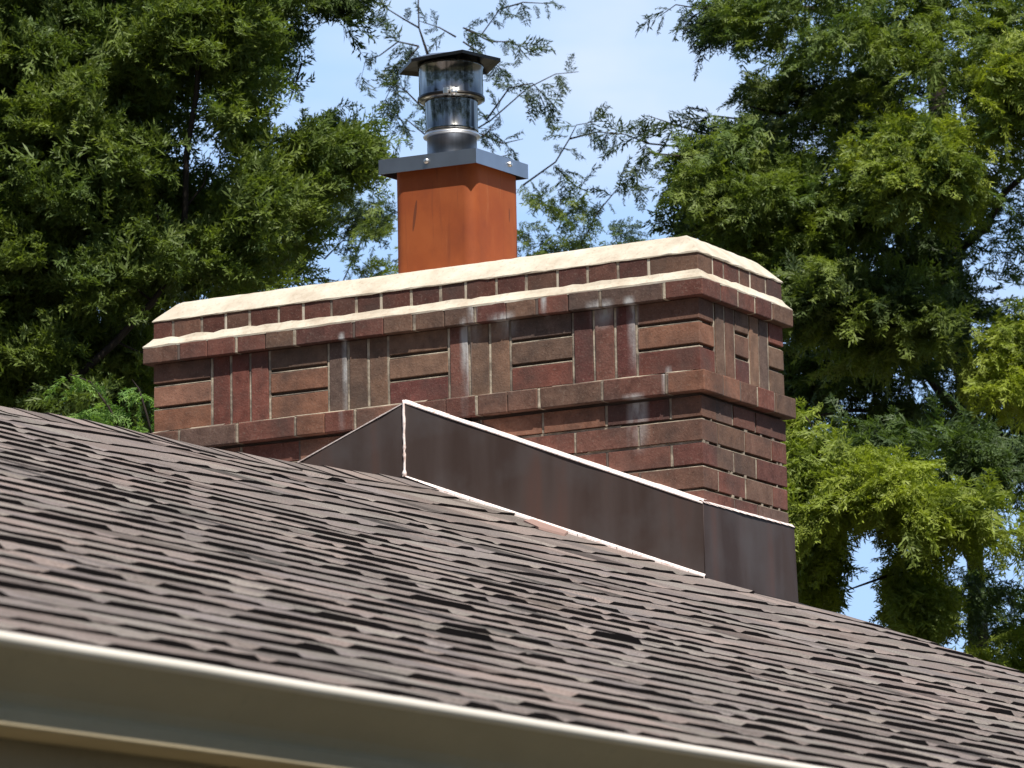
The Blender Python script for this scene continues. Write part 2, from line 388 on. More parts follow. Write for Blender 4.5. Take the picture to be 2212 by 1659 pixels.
# ------------------------------------------------------------------ chimney
LX, WY = 1.826, .543
z0, z1, z2, z3, z4, z5 = -.176, -.117, .094, .1455, .1725, .2235
OV = .024
ch = tag(empty('brick_chimney', (-.913, .27, -4.25)), 'broad red brown brick chimney with basketweave panel and pale mortar crown at the roof ridge', 'chimney')
RED = [(.175, .062, .046), (.205, .075, .055), (.150, .055, .046), (.19, .083, .062)]
BRN = [(.205, .125, .085), (.17, .105, .075), (.23, .135, .09), (.19, .10, .07), (.15, .10, .08)]
ORG = [(.28, .135, .085), (.25, .115, .07), (.30, .15, .10)]
def bc(p=(.4, .35, .25), g=1.0):
    s = random.choices((RED, BRN, ORG), p)[0]; t = tuple(a*.72+b*.28 for a, b in zip(random.choice(s), (.185, .092, .068))); k = .86*g*random.uniform(.85, 1.15); return tuple(a*k for a in t)
J = .0095
def core(mbx, zl, zh, ins=.012):
    mbx.box(-LX+ins, -ins, ins, WY-ins, zl, zh, 2)
def mrt(mbx, x0, x1, y0, y1, za, zb, o=0.0, rec=.0025):
    """mortar ribbon just behind the brick faces, front and right faces alike"""
    mbx.box(x0, x1, y0, y1, za, zb, 1, j=.0006)

# --- shaft below the lower ledge
s = MB(); core(s, -1.45, z0)
zz = z0-J; k = 0
while zz > -1.35:
    zb = zz-.0575
    A = (k % 2 == 0)
    # front face, right to left; the first brick turns the corner
    x = 0; first = True
    stops = []
    while x > -LX+.02:
        ln = (.0925 if A else .1937) if first else .1937
        x2 = max(x-ln, -LX)
        if x2-(-LX) < .04: x2 = -LX
        c = bc()
        s.box(x2, x, 0+random.uniform(-.001, .0015), .0925, zb, zz, 0, c, .0008)
        stops.append(x2); x = x2-J; first = False
    for xx in stops[:-1]: s.box(xx-J+.0003, xx-.0003, .0025, .02, zb-.001, zz+.001, random.choice((1, 1, 2)), j=.0005)
    y = .0925+J; cuts = [.0925]
    segs = [(.0925, .194), (.2035, .3395), (.349, .543)] if A else [(.1015, .267), (.2765, .4415), (.451, .543)]
    for a, b in segs: s.box(-.0925, random.uniform(-.0015, .001), max(a, .0935), b, zb, zz, 0, bc((.35, .45, .2)), .0008)
    for a in ([.1985, .344] if A else [.0970, .2717, .446]): s.box(-.02, -.0025, a-J/2, a+J/2, zb-.001, zz+.001, random.choice((1, 1, 2)), j=.0005)
    # bed joints: front mostly filled, right face raked out in dashes
    x = 0
    while x > -LX:
        x2 = max(x-random.uniform(.08, .3), -LX)
        if random.random() < .5: s.box(x2, x, .003+random.uniform(0, .002), .02, zb-J, zb-.003*random.random(), 1, j=.0006)
        else: s.box(x2, x, .0015, .02, zb-J-.001, zb-J+.0025, 1, j=.0006)
        x = x2
    s.box(-.02, -.0012, .003, WY-.003, zb-J-.001, zb-J+.0018, 1, j=.0006)
    for q in range(5):
        a = random.uniform(.02, WY-.04); s.box(-.02, -.0015, a, a+random.uniform(.006, .02), zb-J, zb, 1, j=.0006)
    zz = zb-J; k += 1
s.build('brick_shaft', [BRICK, MORTAR, CORE], ch, bevel=.003)

# --- ledges (one projecting course each)
def ledge(name, za, zb, p, pale):
    s = MB(); s.box(-LX+.006, -.006, .006, WY-.006, za+.001, zb-.001, 2)
    x = OV; first = True; js = []
    while x > -LX-OV+.02:
        ln = (.0925+OV) if first else .1937
        x2 = max(x-ln, -LX-OV)
        if x2 < -LX-OV+.06: x2 = -LX-OV
        o = random.uniform(-.0015, .0015)
        if not first and random.random() < .35 and (x-x2) > .15:
            h = (x+x2)/2; s.box(h+.001, x, -OV+o, .08, za, zb, 0, bc(p), .0008); s.box(x2, h-.001, -OV+o, .08, za, zb, 0, bc(p), .0008)
        else: s.box(x2, x, -OV+o, .0925, za, zb, 0, bc(p), .0008)
        js.append(x2); x = x2-J; first = False
    for q, xx in enumerate(js[:-1]):
        wd = J*(1.0 if q % 2 else 1.25) if pale else J
        s.box(xx-J-.0005, xx+.0005+(wd-J), -OV+.0016, .06, za, zb-.0008, random.choice((1, 1, 1, 2)), j=.0007)
    segs = [(.0925+J, .203), (.2125, .3135), (.323, .424), (.4335, WY+OV)]
    for a, b in segs: s.box(-.0925, OV+random.uniform(-.0015, .001), a, b, za, zb, 0, bc(p), .0008)
    for a, b in segs: s.box(-.06, OV-.0018, a-J, a, za, zb-.0008, random.choice((1, 2)), j=.0006)
    s.box(-LX-OV, -LX+.09, .1, WY+OV, za, zb, 0, bc(p))
    return s.build(name, [BRICK, MORTAR, CORE], ch, bevel=.003)
ledge('lower_ledge', z0, z1, (.25, .6, .15), False)
ledge('upper_ledge', z2, z3, (.45, .5, .05), True)
# thin smear of mortar on the lower ledge top, broken
s = MB(); x = -.02
while x > -LX:
    x2 = max(x-random.uniform(.05, .18), -LX)
    s.add([(x, -.001, z1+.006+random.uniform(-.002, .002)), (x2, -.001, z1+.006+random.uniform(-.002, .002)), (x2, -OV+.004+random.uniform(0, .006), z1+.0012), (x, -OV+.004+random.uniform(0, .006), z1+.0012)], [(0, 1, 2, 3)])
    x = x2
s.add([(.001, 0, z1+.006), (.001, WY, z1+.006), (OV-.005, WY, z1+.0012), (OV-.005, 0, z1+.0012)], [(0, 3, 2, 1)])
s.build('ledge_mortar', MORTAR, ch)

# --- basketweave panel
s = MB(); core(s, z1, z2)
HP = (z2-z1)/3
def hstack(x0, x1, y0, y1, corner, tones, gap):
    for i in range(3):
        a = z1+i*HP+(.0115 if i else .005); b = z1+(i+1)*HP
        s.box(x0, x1, y0, y1, a, b-.001, 0, tones[i], .0007)
tones_h = {0: ('R', 'O', 'B'), 2: ('R', 'B', 'B'), 4: ('R', 'B', 'B'), 6: ('O', 'O', 'B'), 8: ('O', 'O', 'B')}
T = {'R': RED, 'O': ORG, 'B': BRN}
def pick(k): t = random.choice(T[k]); q = .89*random.uniform(.92, 1.1); return tuple(a*q for a in t)
bnd = [0]+[-(.198+.2032*k)-J/2 for k in range(8)]
tv = {1: 'RRR', 3: 'BBR', 5: 'BBB', 7: 'RRR'}
for k in range(9):
    xr = bnd[k]; xl = (-(.198+.2032*k)+J/2) if k < 8 else -LX
    if k % 2 == 0:
        hstack(xl, xr, random.uniform(-.001, .001), .0925, k == 0, [pick(q) for q in tones_h[k]], k)
        # upper joint faces catch light, a raked dark slot stays between brick one and two
        for i in (1, 2):
            zc = z1+i*HP
            s.box(xl, xr, .0012, .02, zc-.0012, zc+.0032, 1, j=.0004)
        s.box(xl, xr, .003, .02, z1, z1+.004, 1, j=.0004)
    else:
        wv = (xr-xl-2*J)/3
        for i in range(3):
            a = xr-i*(wv+J)
            s.box(a-wv, a, random.uniform(-.0015, .001), .0925, z1+.003, z2-.001, 0, pick(tv[k][i]), .0007)
            if i: s.box(a+.0003, a+J-.0003, .002, .02, z1+.002, z2-.001, 1, j=.0006)
    if k < 8: s.box(xl-J+.0003, xl-.0003, .0018, .02, z1+.002, z2-.001, 1, j=.0006)
def vs_side(a0, n, wv, key):
    for i in range(n):
        a = a0+i*(wv+J); s.box(-.0925, random.uniform(-.001, .0015), a, a+wv, z1+.003, z2-.001, 0, pick(key), .0007)
vs_side(.1020, 2, .054, 'B'); vs_side(.3230, 2, .054, 'B')
for i in range(3):
    a = z1+i*HP+(.0115 if i else .005); b = z1+(i+1)*HP-.001
    s.box(-.0925, 0, .2290, .3140, a, b, 0, pick('RBB'[i]), .0007); s.box(-.0925, 0, .4500, WY, a, b, 0, pick('BBR'[i]), .0007)
for yj in (.0970, .2245, .3185, .4450, .1607, .3817):
    s.box(-.02, -.002, yj-.0045, yj+.0045, z1+.002, z2-.001, 1, j=.0005)
for ya, yb in ((.229, .314), (.45, WY-.002)):
    for i in (0, 1, 2): s.box(-.02, -.0035, ya, yb, z1+i*HP-.0010, z1+i*HP+.0022, 1)
s.build('basketweave_panel', [BRICK, MORTAR, CORE], ch, bevel=.003)

# --- mortar wash on the upper ledge, sloped, wavy
def ring_sweep(mbx, prof, nseg=.03, wob=.0015):
    """prof: (outset, z) loops around the chimney top"""
    loops = []
    for (o, z, wv) in prof:
        xa, xb, ya, yb = -LX-o, o, -o, WY+o
        pts = []
        def seg(p, q):
            n = max(2, int(math.hypot(q[0]-p[0], q[1]-p[1])/nseg))
            return n, p, q
        cor = [(xa, ya), (xb, ya), (xb, yb), (xa, yb)]
        nums = [60, 18, 60, 18]
        for e in range(4):
            p, q = cor[e], cor[(e+1) % 4]
            for i in range(nums[e]):
                t = i/nums[e]; pts.append((p[0]+(q[0]-p[0])*t+random.gauss(0, wv*.5), p[1]+(q[1]-p[1])*t+random.gauss(0, wv*.5), z+random.gauss(0, wv)))
        loops.append(pts)
    n = len(loops[0]); vs = [p for l in loops for p in l]
    mbx.add(vs, [(i*n+k, i*n+(k+1) % n, (i+1)*n+(k+1) % n, (i+1)*n+k) for i in range(len(loops)-1) for k in range(n)])
s = MB(); ring_sweep(s, [(OV-.001, z3-.004, .0004), (OV-.0005, z3+.0015, .0009), (.009, z3+.017, .0008), (.001, z4+.001, .0014), (-.02, z4+.001, .0004)])
s.build('mortar_wash', CROWN, ch)
# --- top course of headers
s = MB(); s.box(-LX+.01, -.01, .01, WY-.01, z4-.02, z5-.002, 2)
x = -.000; i = 0
while x > -LX+.02:
    ln = .150 if i == 0 else random.choice((.088, .0925, .0925, .075))
    x2 = max(x-ln, -LX)
    if x2 < -LX+.05: x2 = -LX
    s.box(x2, x, random.uniform(-.001, .001), .0925, z4-.012, z5+.002, 0, bc((.65, .3, .05), .72), .0006)  # darker header tones: the shade of steep light put into the brick colour
    if x2 > -LX: s.box(x2-J-.0003, x2+.0003+(.003 if i % 5 == 2 else 0), .0012, .02, z4-.012, z5+.002, 1 if i % 3 else 3, j=.0005)
    x = x2-J; i += 1
y = .0925+J
while y < WY-.02:
    y2 = min(y+random.choice((.085, .0925, .06)), WY)
    if y2 > WY-.04: y2 = WY
    s.box(-.0925, random.uniform(-.001, .001), y, y2, z4-.012, z5+.002, 0, bc((.6, .35, .05), .72), .0006)
    s.box(-.02, -.0012, y-J, y, z4-.012, z5+.002, 1 if random.random() < .5 else 3)
    y = y2+J
s.build('header_course', [BRICK, MORTAR, CORE, CROWN], ch, bevel=.002)
# --- crown
s = MB()
ring_sweep(s, [(-.006, z5-.001, .0002), (.0030, z5-.0005, .0010), (.0035, z5+.003, .0010), (-.008, z5+.015, .0008), (-.028, z5+.036, .0007), (-.050, z5+.057, .0007), (-.064, z5+.0655, .0006), (-.085, z5+.0690, .0004)])
n = 156; b = len(s.v)-n
s.f.append(tuple(range(b, b+n))); s.m.append(0); s.c.append((1, 1, 1))
s.build('mortar_crown', CROWN, ch, smooth=False)

# --- copper flashing
fl = MB(); FY = -.0285
PX = -.942
def ftop(x): return -.4875-.3985*x if x > PX else -.1121-.386*(PX-x)
def fbot(x, y): return zroof(x, y)-.02
xx = list(np.linspace(.011, PX, 14))+list(np.linspace(-1.02, -LX-.01, 10))
front = []
for x in xx: front.append((x, FY+random.uniform(-.0012, .0012), ftop(x)))
for x in xx: front.append((x, FY-.004, fbot(x, 0)))
m_ = len(xx); fl.add(front, [(i, i+1, m_+i+1, m_+i) for i in range(m_-1)])
fl.add([(x, y+.0015, z) for x, y, z in front], [(i, m_+i, m_+i+1, i+1) for i in range(m_-1)])
flo = fl.build('flashing', COPPER, ch, recalc=False)
fs = MB(); yy = np.linspace(FY, WY+.012, 8); side = []
for y in yy: side.append((.0115+random.uniform(-.001, .001), y, -.490-.004*(y > .3)))
for y in yy: side.append((.0125+(.006 if y > .5 else 0), y, zroof(.0115, min(y, .6))-.015))
fs.add(side, [(i, 8+i, 9+i, i+1) for i in range(7)]); fs.add([(x-.0015, y, z) for x, y, z in side], [(i, i+1, 9+i, 8+i) for i in range(7)])
fs.add([(.0085, WY+.012, -.494), (.0175, WY+.012, -.72), (-LX, WY+.012, -.9), (-LX, WY+.012, -.4)], [(0, 1, 2, 3)])
fs.build('side_flashing', COPPER, ch, recalc=False)
# folded upper edge, coloured pale for the sun glint it catches
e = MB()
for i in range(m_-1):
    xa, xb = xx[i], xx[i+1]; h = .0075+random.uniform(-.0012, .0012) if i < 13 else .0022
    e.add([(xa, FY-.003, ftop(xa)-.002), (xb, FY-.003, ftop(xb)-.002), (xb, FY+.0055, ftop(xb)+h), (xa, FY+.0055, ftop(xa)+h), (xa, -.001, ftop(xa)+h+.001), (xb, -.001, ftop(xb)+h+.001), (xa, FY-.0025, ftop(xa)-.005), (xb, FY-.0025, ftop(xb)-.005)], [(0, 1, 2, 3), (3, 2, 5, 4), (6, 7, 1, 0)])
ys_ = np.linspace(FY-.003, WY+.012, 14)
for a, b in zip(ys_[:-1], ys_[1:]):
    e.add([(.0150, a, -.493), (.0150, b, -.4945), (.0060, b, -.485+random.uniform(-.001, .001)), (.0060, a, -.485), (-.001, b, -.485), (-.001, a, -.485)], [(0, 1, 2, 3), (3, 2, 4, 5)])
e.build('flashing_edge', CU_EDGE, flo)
# canted foot where the copper turns onto the shingles
e = MB()
xf = np.linspace(.015, PX-.004, 40)
def foot(x, o, dy): return (x, FY-dy, zroof(x, -.02)+o)
for a, b in zip(xf[:-1], xf[1:]):
    w1 = .004+random.uniform(-.002, .003); e.add([foot(a, .0135, .0045), foot(b, .0135, .0045), foot(b, .0075, .006+w1), foot(a, .0075, .006+w1), foot(a, -.002, .007+w1), foot(b, -.002, .007+w1)], [(0, 1, 2, 3), (3, 2, 5, 4)])
e.build('flashing_foot', CU_EDGE, flo)
e = MB(); pz = np.linspace(zroof(PX, 0)+.008, ftop(PX)+.004, 22)
e.tube([(PX+random.uniform(-.0008, .0008), FY-.004, z) for z in pz], [.0028+random.uniform(0, .0026)+(.003 if i < 2 else 0) for i, z in enumerate(pz)], 7)
e.build('solder_seam', CU_EDGE, flo, smooth=True); e = MB()
e.tube([(.0118, FY-.001, z) for z in (-.49, -.60, -.70)], .0012, 5)
e.build('corner_seam', COPPER, flo, smooth=True)
e = MB()
fx = [(-.52, -.04), (-.40, -.055), (-.355, -.16), (-.41, -.21), (-.49, -.15)]
e.add([(x, y, zroof(x, y)+.011) for x, y in fx]+[(x, y, zroof(x, y)+.004) for x, y in fx], [tuple(range(5))]+[(i, (i+1) % 5, 5+(i+1) % 5, 5+i) for i in range(5)])
CU_P = Mat('dull_copper_patch', .6, .2, (.36, .235, .20)).m
e.build('flashing_flap', CU_P, flo)

# --- clay flue liner with rounded corners
FCX, FCY, FH = -.918, .256, .134
def rrect(h, r, n=7):
    pts = []
    for cx, cy, a0 in ((h-r, h+.018-r, 0), (-h-.008+r, h+.018-r, 90), (-h-.008+r, -h+r, 180), (h-r, -h+r, 270)):
        for i in range(n+1):
            a = math.radians(a0+90*i/n); pts.append((FCX+cx+r*math.cos(a), FCY+cy+r*math.sin(a)))
    return pts
f = MB(); prof = [(0, .25), (0, .30), (0, .40), (0, .50), (0, .612), (-.018, .612), (-.018, .30)]
vs = []; n = 32
for o, z in prof:
    vs += [(x, y, z) for x, y in rrect(FH+o, .038 if o == 0 else .02)]
f.add(vs, [(i*n+k, i*n+(k+1) % n, (i+1)*n+(k+1) % n, (i+1)*n+k) for i in range(len(prof)-1) for k in range(n)])
flue = f.build('flue_liner', TERRA, ch, smooth=True)
md = flue.modifiers.new('edge', 'EDGE_SPLIT'); md.split_angle = math.radians(50)

# --- steel plate with turned down flange, tilted a touch
TILT = Matrix.Translation((FCX, FCY, .62)) @ Matrix.Rotation(math.radians(2.2), 4, Vector(RV)) @ Matrix.Translation((-FCX, -FCY, -.62))
p = MB(); PH = .1575; zp0, zp1 = .605, .648
PL = .174
p.box(FCX-PL, FCX+PH, FCY-PH, FCY+PH, zp1-.002, zp1+.001, 0)
for x0, x1, y0, y1 in ((-PL, PH, -PH, -PH+.002), (-PL, PH, PH-.002, PH), (-PL, -PL+.002, -PH+.002, PH-.002), (PH-.002, PH, -PH+.002, PH-.002)):
    p.box(FCX+x0, FCX+x1, FCY+y0, FCY+y1, zp0, zp1-.002, 0)
pl = p.build('flue_plate', GALV, ch); pl.data.transform(TILT)
def screw(loc, nrm_, parent):
    m = MB(); a = Vector(loc); d = Vector(nrm_)
    m.tube([a-d*.004, a+d*.002, a+d*.005, a+d*.0065], [.0085, .0085, .0065, .003], 12)
    o = m.build('screw', SCREW, parent, smooth=True); o.data.transform(TILT if parent is pl else Matrix.Identity(4)); return o
screw((FCX-.010, FCY-PH-.001, .628), (0, -1, 0), pl); screw((FCX+PH+.001, FCY+.045, .632), (1, 0, 0), pl)

# --- steel vent pipe, wider upper can, hood
AX, AY = -.9270, .2500
v = MB()
v.lathe([(.0755, .640), (.0755, .652), (.0740, .655), (.0740, .7215), (.0765, .7225)], c=(AX, AY))
pipe = v.build('vent_pipe', metal('pipe_steel', (.16, .17, .19), .4, 20, (1, 1, .05), .4), ch, smooth=True)
v = MB(); v.lathe([(.074, .7200), (.0850, .7225), (.0860, .7265), (.0790, .7340), (.074, .7350)], c=(AX, AY)); v.build('storm_ring', SCREW, pipe, smooth=True)
v = MB(); v.lathe([(.0740, .7360), (.0795, .7370), (.0795, .7450), (.0780, .7470), (.0785, .8200), (.0805, .8280), (.0785, .8360), (.0740, .8380)], c=(AX, AY)); lc = v.build('lower_can', STEEL, pipe, smooth=True)
v = MB(); v.lathe([(.0740, .8300), (.0880, .8300), (.0985, .8340), (.0990, .8450), (.0960, .8480), (.0958, .9300), (.0985, .9330), (.0985, .9400), (.0900, .9420)], c=(AX, AY)); uc = v.build('upper_can', STEEL, pipe, smooth=True)
v = MB(); v.lathe([(.0968, .8350), (.1003, .8352), (.1003, .8440), (.0968, .8442)], c=(AX, AY)); v.build('clamp_band', STEEL_D, uc, smooth=True)
d = Vector((.56, -.83, 0)).normalized(); a = Vector((AX, AY, .838))+d*.0995
v = MB(); v.tube([a, a+d*.006, a+d*.010, a+d*.012], [.0105, .0105, .008, .003], 16); v.build('bolt', SCREW, uc, smooth=True)
a2 = Vector((AX, AY, .845))+Vector((.38, -.925, 0))*.0995
v = MB(); v.box(a2.x-.008, a2.x+.008, a2.y-.010, a2.y, .832, .852); v.build('clamp_lug', SCREW, uc, bevel=.002)
v = MB(); nb = 6; a0 = math.radians(14)
rim = [(AX-.004+.158*math.cos(a0+2*math.pi*i/nb), AY+.158*math.sin(a0+2*math.pi*i/nb)) for i in range(nb)]
zrim = [.950 + (-.010 if (x-AX)*RV[0]+(y-AY)*RV[1] < -.09 else .004) for x, y in rim]
top = [(AX+.080*math.cos(a0+2*math.pi*i/nb), AY+.080*math.sin(a0+2*math.pi*i/nb)) for i in range(nb)]
vs = [(x, y, z-.010) for (x, y), z in zip(rim, zrim)]+[(x, y, z) for (x, y), z in zip(rim, zrim)]+[(x, y, .9685) for x, y in top]+[(AX, AY, .970)]+[(AX+(x-AX)*.92, AY+(y-AY)*.92, z) for (x, y), z in zip(rim, zrim)]
fcs = []
for i in range(nb):
    k = (i+1) % nb
    fcs += [(i, k, nb+k, nb+i), (nb+i, nb+k, 2*nb+k, 2*nb+i), (2*nb+i, 2*nb+k, 3*nb), (i, 3*nb+1+i, 3*nb+1+k, k)]
fcs.append(tuple(3*nb+1+i for i in range(nb)))
v.add(vs, fcs); v.m = [0 if f[0] >= nb and f[0] < 3*nb and not (f[0] >= nb and len(f) == nb) else 1 for f in v.f]
hood = v.build('rain_hood', [metal('hood_steel', (.45, .45, .45), .35, 14, (1, 1, 1), .25), STEEL_D], pipe)  # rim and underside take dark steel to paint their shade and dark reflection
for i in range(4):
    v = MB(); a = math.radians(45+90*i); x, y = AX+.088*math.cos(a), AY+.088*math.sin(a); v.box(x-.004, x+.004, y-.004, y+.004, .938, .955); v.build('hood_strut', STEEL_D, hood)

# ------------------------------------------------------------------ trees
def inpoly(pt, poly):
    x, y = pt; r = False; n = len(poly); j = n-1
    for i in range(n):
        xi, yi = poly[i]; xj, yj = poly[j]
        if (yi > y) != (yj > y) and x < (xj-xi)*(y-yi)/(yj-yi)+xi: r = not r
        j = i
    return r
def make_spray(rng, kind):
    """one conifer spray, unit length, as lanceolate blades: array (n,4,3)"""
    B = []
    def blade(p, d, up, ln, wd):
        d = d/np.linalg.norm(d); s_ = np.cross(d, up); s_ /= np.linalg.norm(s_)+1e-9
        wd *= .78; B.append([p, p+d*ln*.45+s_*wd*.5, p+d*ln, p+d*ln*.45-s_*wd*.5])
    n = 9 if kind == 'open' else 8
    droop = .55 if kind == 'open' else .15
    flat = .5 if kind == 'open' else 1.0
    for i in range(n):
        t = (i+.5)/n; P = np.array([t, 0, .10*t-droop*.5*t*t])
        T = np.array([1, 0, .10-droop*t]); T /= np.linalg.norm(T)
        for sgn in (-1, 1):
            ln = (.46*(1-t)**.8+.12)*rng.uniform(.7, 1.15); an = math.radians(rng.uniform(32, 60))
            rot = rng.uniform(-flat, flat)*1.2
            D = T*math.cos(an)+(np.array([0, sgn, 0])*math.cos(rot)+np.array([0, 0, 1.])*math.sin(rot))*math.sin(an)
            D[2] -= .15*(kind == 'open')
            up = np.array([rng.uniform(-.8, .8), rng.uniform(-.8, .8), 1.])
            for q in range(2):
                u = q/2; p0 = P+D*ln*u*.8
                blade(p0, D+np.array([0, 0, -.25*u*(kind == 'open')])+rng.normal(0, .12, 3), up, ln*.62, .075 if kind == 'open' else .085)
                s2 = rng.choice((-1, 1)); up2 = up+rng.normal(0, .5, 3)
                blade(p0+D*ln*.12, D*.75+np.cross(D, up)*s2*.7+rng.normal(0, .12, 3), up2, .20*rng.uniform(.7, 1.2), .060)
        blade(P-T*.02, T, np.array([0, rng.uniform(-1, 1), 1.]), 1.5/n, .05)
    return np.array(B)
PROT = {k: [make_spray(RNG, k) for _ in range(6)] for k in ('open', 'dense')}

def crown_mesh(name, sprays, parent, mat=LEAF):
    """sprays: list of (origin, direction, length, colour, kind)"""
    V = []; C = []
    for (o, d, ln, col, kind) in sprays:
        P = PROT[kind][RNG.integers(6)]
        d = np.array(d, float); d /= np.linalg.norm(d)
        up = np.array([0, 0, 1.])+RNG.normal(0, .9 if kind == 'dense' else .5, 3); y = np.cross(up, d); y /= np.linalg.norm(y); z = np.cross(d, y)
        R = np.stack([d, y, z], 0)*ln
        V.append(P.reshape(-1, 3)@R+np.array(o))
        k = np.repeat(RNG.uniform(.75, 1.25, (len(P), 1)), 4, 0)*np.array(col)
        C.append(np.concatenate([k, np.ones((len(k), 1))], 1))
    V = np.concatenate(V).astype(np.float32); C = np.concatenate(C).astype(np.float32); nf = len(V)//4
    me = bpy.data.meshes.new(name); me.vertices.add(len(V)); me.vertices.foreach_set('co', V.ravel())
    me.loops.add(len(V)); me.loops.foreach_set('vertex_index', np.arange(len(V), dtype=np.int32))
    me.polygons.add(nf); me.polygons.foreach_set('loop_start', np.arange(0, len(V), 4, dtype=np.int32)); me.polygons.foreach_set('loop_total', np.full(nf, 4, np.int32))
    me.update(calc_edges=True)
    ca = me.color_attributes.new('tone', 'FLOAT_COLOR', 'CORNER'); ca.data.foreach_set('color', C.ravel())
    return link(name, me, mat, parent)
def limbs(parent, lines, name='limb', n=6):
    out = []
    for pts, r0, r1 in lines:
        m = MB(); k = len(pts); m.tube(pts, [r0+(r1-r0)*i/(k-1) for i in range(k)], n)
        out.append(m.build(name, BARK, parent, smooth=True))
    return out
def curve(a, b, sag, n=7, j=.02):
    a = np.array(a); b = np.array(b); r = []
    for i in range(n):
        t = i/(n-1); p = a*(1-t)+b*t; p = p+np.array([0, 0, sag*4*t*(1-t)])+RNG.normal(0, j, 3)*(0 < i < n-1); r.append(p)
    return r

G_DARK = (.048, .076, .026); G_MID = (.100, .150, .038); G_LIT = (.175, .225, .042); G_YEL = (.28, .33, .040); G_BLU = (.055, .095, .055)
def lerp(a, b, t): return tuple(x*(1-t)+y*t for x, y in zip(a, b))

def fill_crown(regions, depth, trunk_u, kind):
    """regions: (polygon, holes, clumps, sprays per clump, clump radius, spray length, depth spread, (colour a, colour b), droop)"""
    S = []
    for poly, holes, nc, ns, rad, ln, dsp, (ca, cb), droop, do in regions:
        xs_ = [p[0] for p in poly]; ys2 = [p[1] for p in poly]
        got = 0; tries = 0; nseed = max(3, nc//(6 if kind == 'open' else 5)); seeds = []
        ok = lambda u, v: inpoly((u, v), poly) and not any(((u-a)/(c_+9))**2+((v-b)/(d_+9))**2 < 1 for a, b, c_, d_ in holes)
        while len(seeds) < nseed and tries < nseed*80:
            tries += 1; u, v = RNG.uniform(min(xs_), max(xs_)), RNG.uniform(min(ys2), max(ys2))
            if ok(u, v): seeds.append((u, v, RNG.uniform(-dsp, dsp), RNG.uniform(0, 1)))
        tries = 0
        while got < nc and tries < nc*60:
            tries += 1
            su, sv, sd, sc_ = seeds[RNG.integers(len(seeds))]
            a_ = RNG.normal(0, 38); side = 1 if su > trunk_u else -1
            u, v = (su+a_, sv+side*a_*.45+RNG.normal(0, 8)) if kind == 'open' else (su+RNG.normal(0, 22), sv+RNG.normal(0, 32))
            if not ok(u, v): continue
            got += 1
            dd = depth+do+sd+RNG.normal(0, .06)
            P = at(u, v, dd)
            out = RV*np.sign(u-trunk_u)*min(1, abs(u-trunk_u)/350)+(-np.array([FV[0], FV[1], 0]))*RNG.uniform(-.2, 1.0)
            out = out+RNG.normal(0, .35, 3); out[2] = RNG.uniform(-.25, .35)
            tcol = sc_*.75+RNG.uniform(0, .25)
            for _ in range(ns):
                o = P+RNG.normal(0, rad, 3)*np.array([1, 1, .8])
                d = out/np.linalg.norm(out)+RNG.normal(0, .45, 3); d[2] += -droop*RNG.uniform(.2, 1.2)
                S.append((o, d, ln*RNG.uniform(.6, 1.2), lerp(ca, cb, min(1, max(0, tcol+RNG.normal(0, .2)))), kind))
    return S
ZG = -4.25
def ground_pt(u, v, depth):
    p = at(u, v, depth); return np.array([p[0], p[1], ZG])

# big dense conifer on the left
D = 18.0
tl = tag(empty('conifer_tree', tuple(ground_pt(300, 600, D+.5))), 'huge dense dark green conifer filling the left of the sky behind the chimney', 'tree', 'conifers behind the house')
trunk = [ground_pt(300, 600, D+1.0), at(300, 1300, D+1.0), at(290, 900, D+1.0), at(270, 400, D+1.0), at(250, -200, D+1.0), at(240, -700, D+1.0)]
m = MB(); m.tube(trunk, [.20, .17, .14, .11, .08, .03], 12); m.build('trunk', BARK, tl, smooth=True)
limbs(tl, [([at(u, v, D-.52) for u, v in ((60, 850), (180, 802), (250, 738), (330, 652), (392, 560), (400, 450), (403, 330), (425, 200), (432, 60), (436, -60))], .017, .009),
           ([at(u, v, D-.5) for u, v in ((250, 738), (300, 760), (340, 765))], .006, .002), ([at(u, v, D-.5) for u, v in ((392, 560), (350, 500), (330, 430))], .007, .002), ([at(u, v, D-.5) for u, v in ((400, 450), (440, 400), (455, 330))], .006, .002), ([at(u, v, D-.5) for u, v in ((330, 652), (290, 620), (240, 610))], .006, .002),
           ([at(u, v, D-.5) for u, v in ((330, 170), (370, 130), (400, 80), (408, 20), (410, -60))], .012, .007),
           ([at(u, v, D-.3) for u, v in ((250, -20), (235, 60), (205, 150))], .010, .005),
           ([at(u, v, D+.1) for u, v in ((280, 700), (450, 560), (600, 400), (780, 335))], .030, .006),
           ([at(u, v, D+.1) for u, v in ((280, 200), (450, 80), (640, -20), (775, 60))], .028, .005),
           ([at(u, v, D) for u, v in ((640, 30), (655, 60), (648, 100))], .004, .003), ([at(u, v, D) for u, v in ((652, 135), (640, 175), (625, 222))], .005, .002)])
polyL = [(-120, -120), (620, -120), (605, 10), (565, 60), (575, 130), (535, 210), (550, 262), (640, 285), (670, 310), (680, 340), (670, 410), (630, 460), (595, 550), (540, 610), (350, 660), (325, 740), (330, 960), (-120, 960)]
holesL = [(232, 165, 22, 48), (262, 190, 14, 18), (462, 375, 14, 34), (110, 60, 10, 12), (520, 130, 14, 20), (445, 470, 8, 12)]
bright = [(u, v) for u, v in ()]
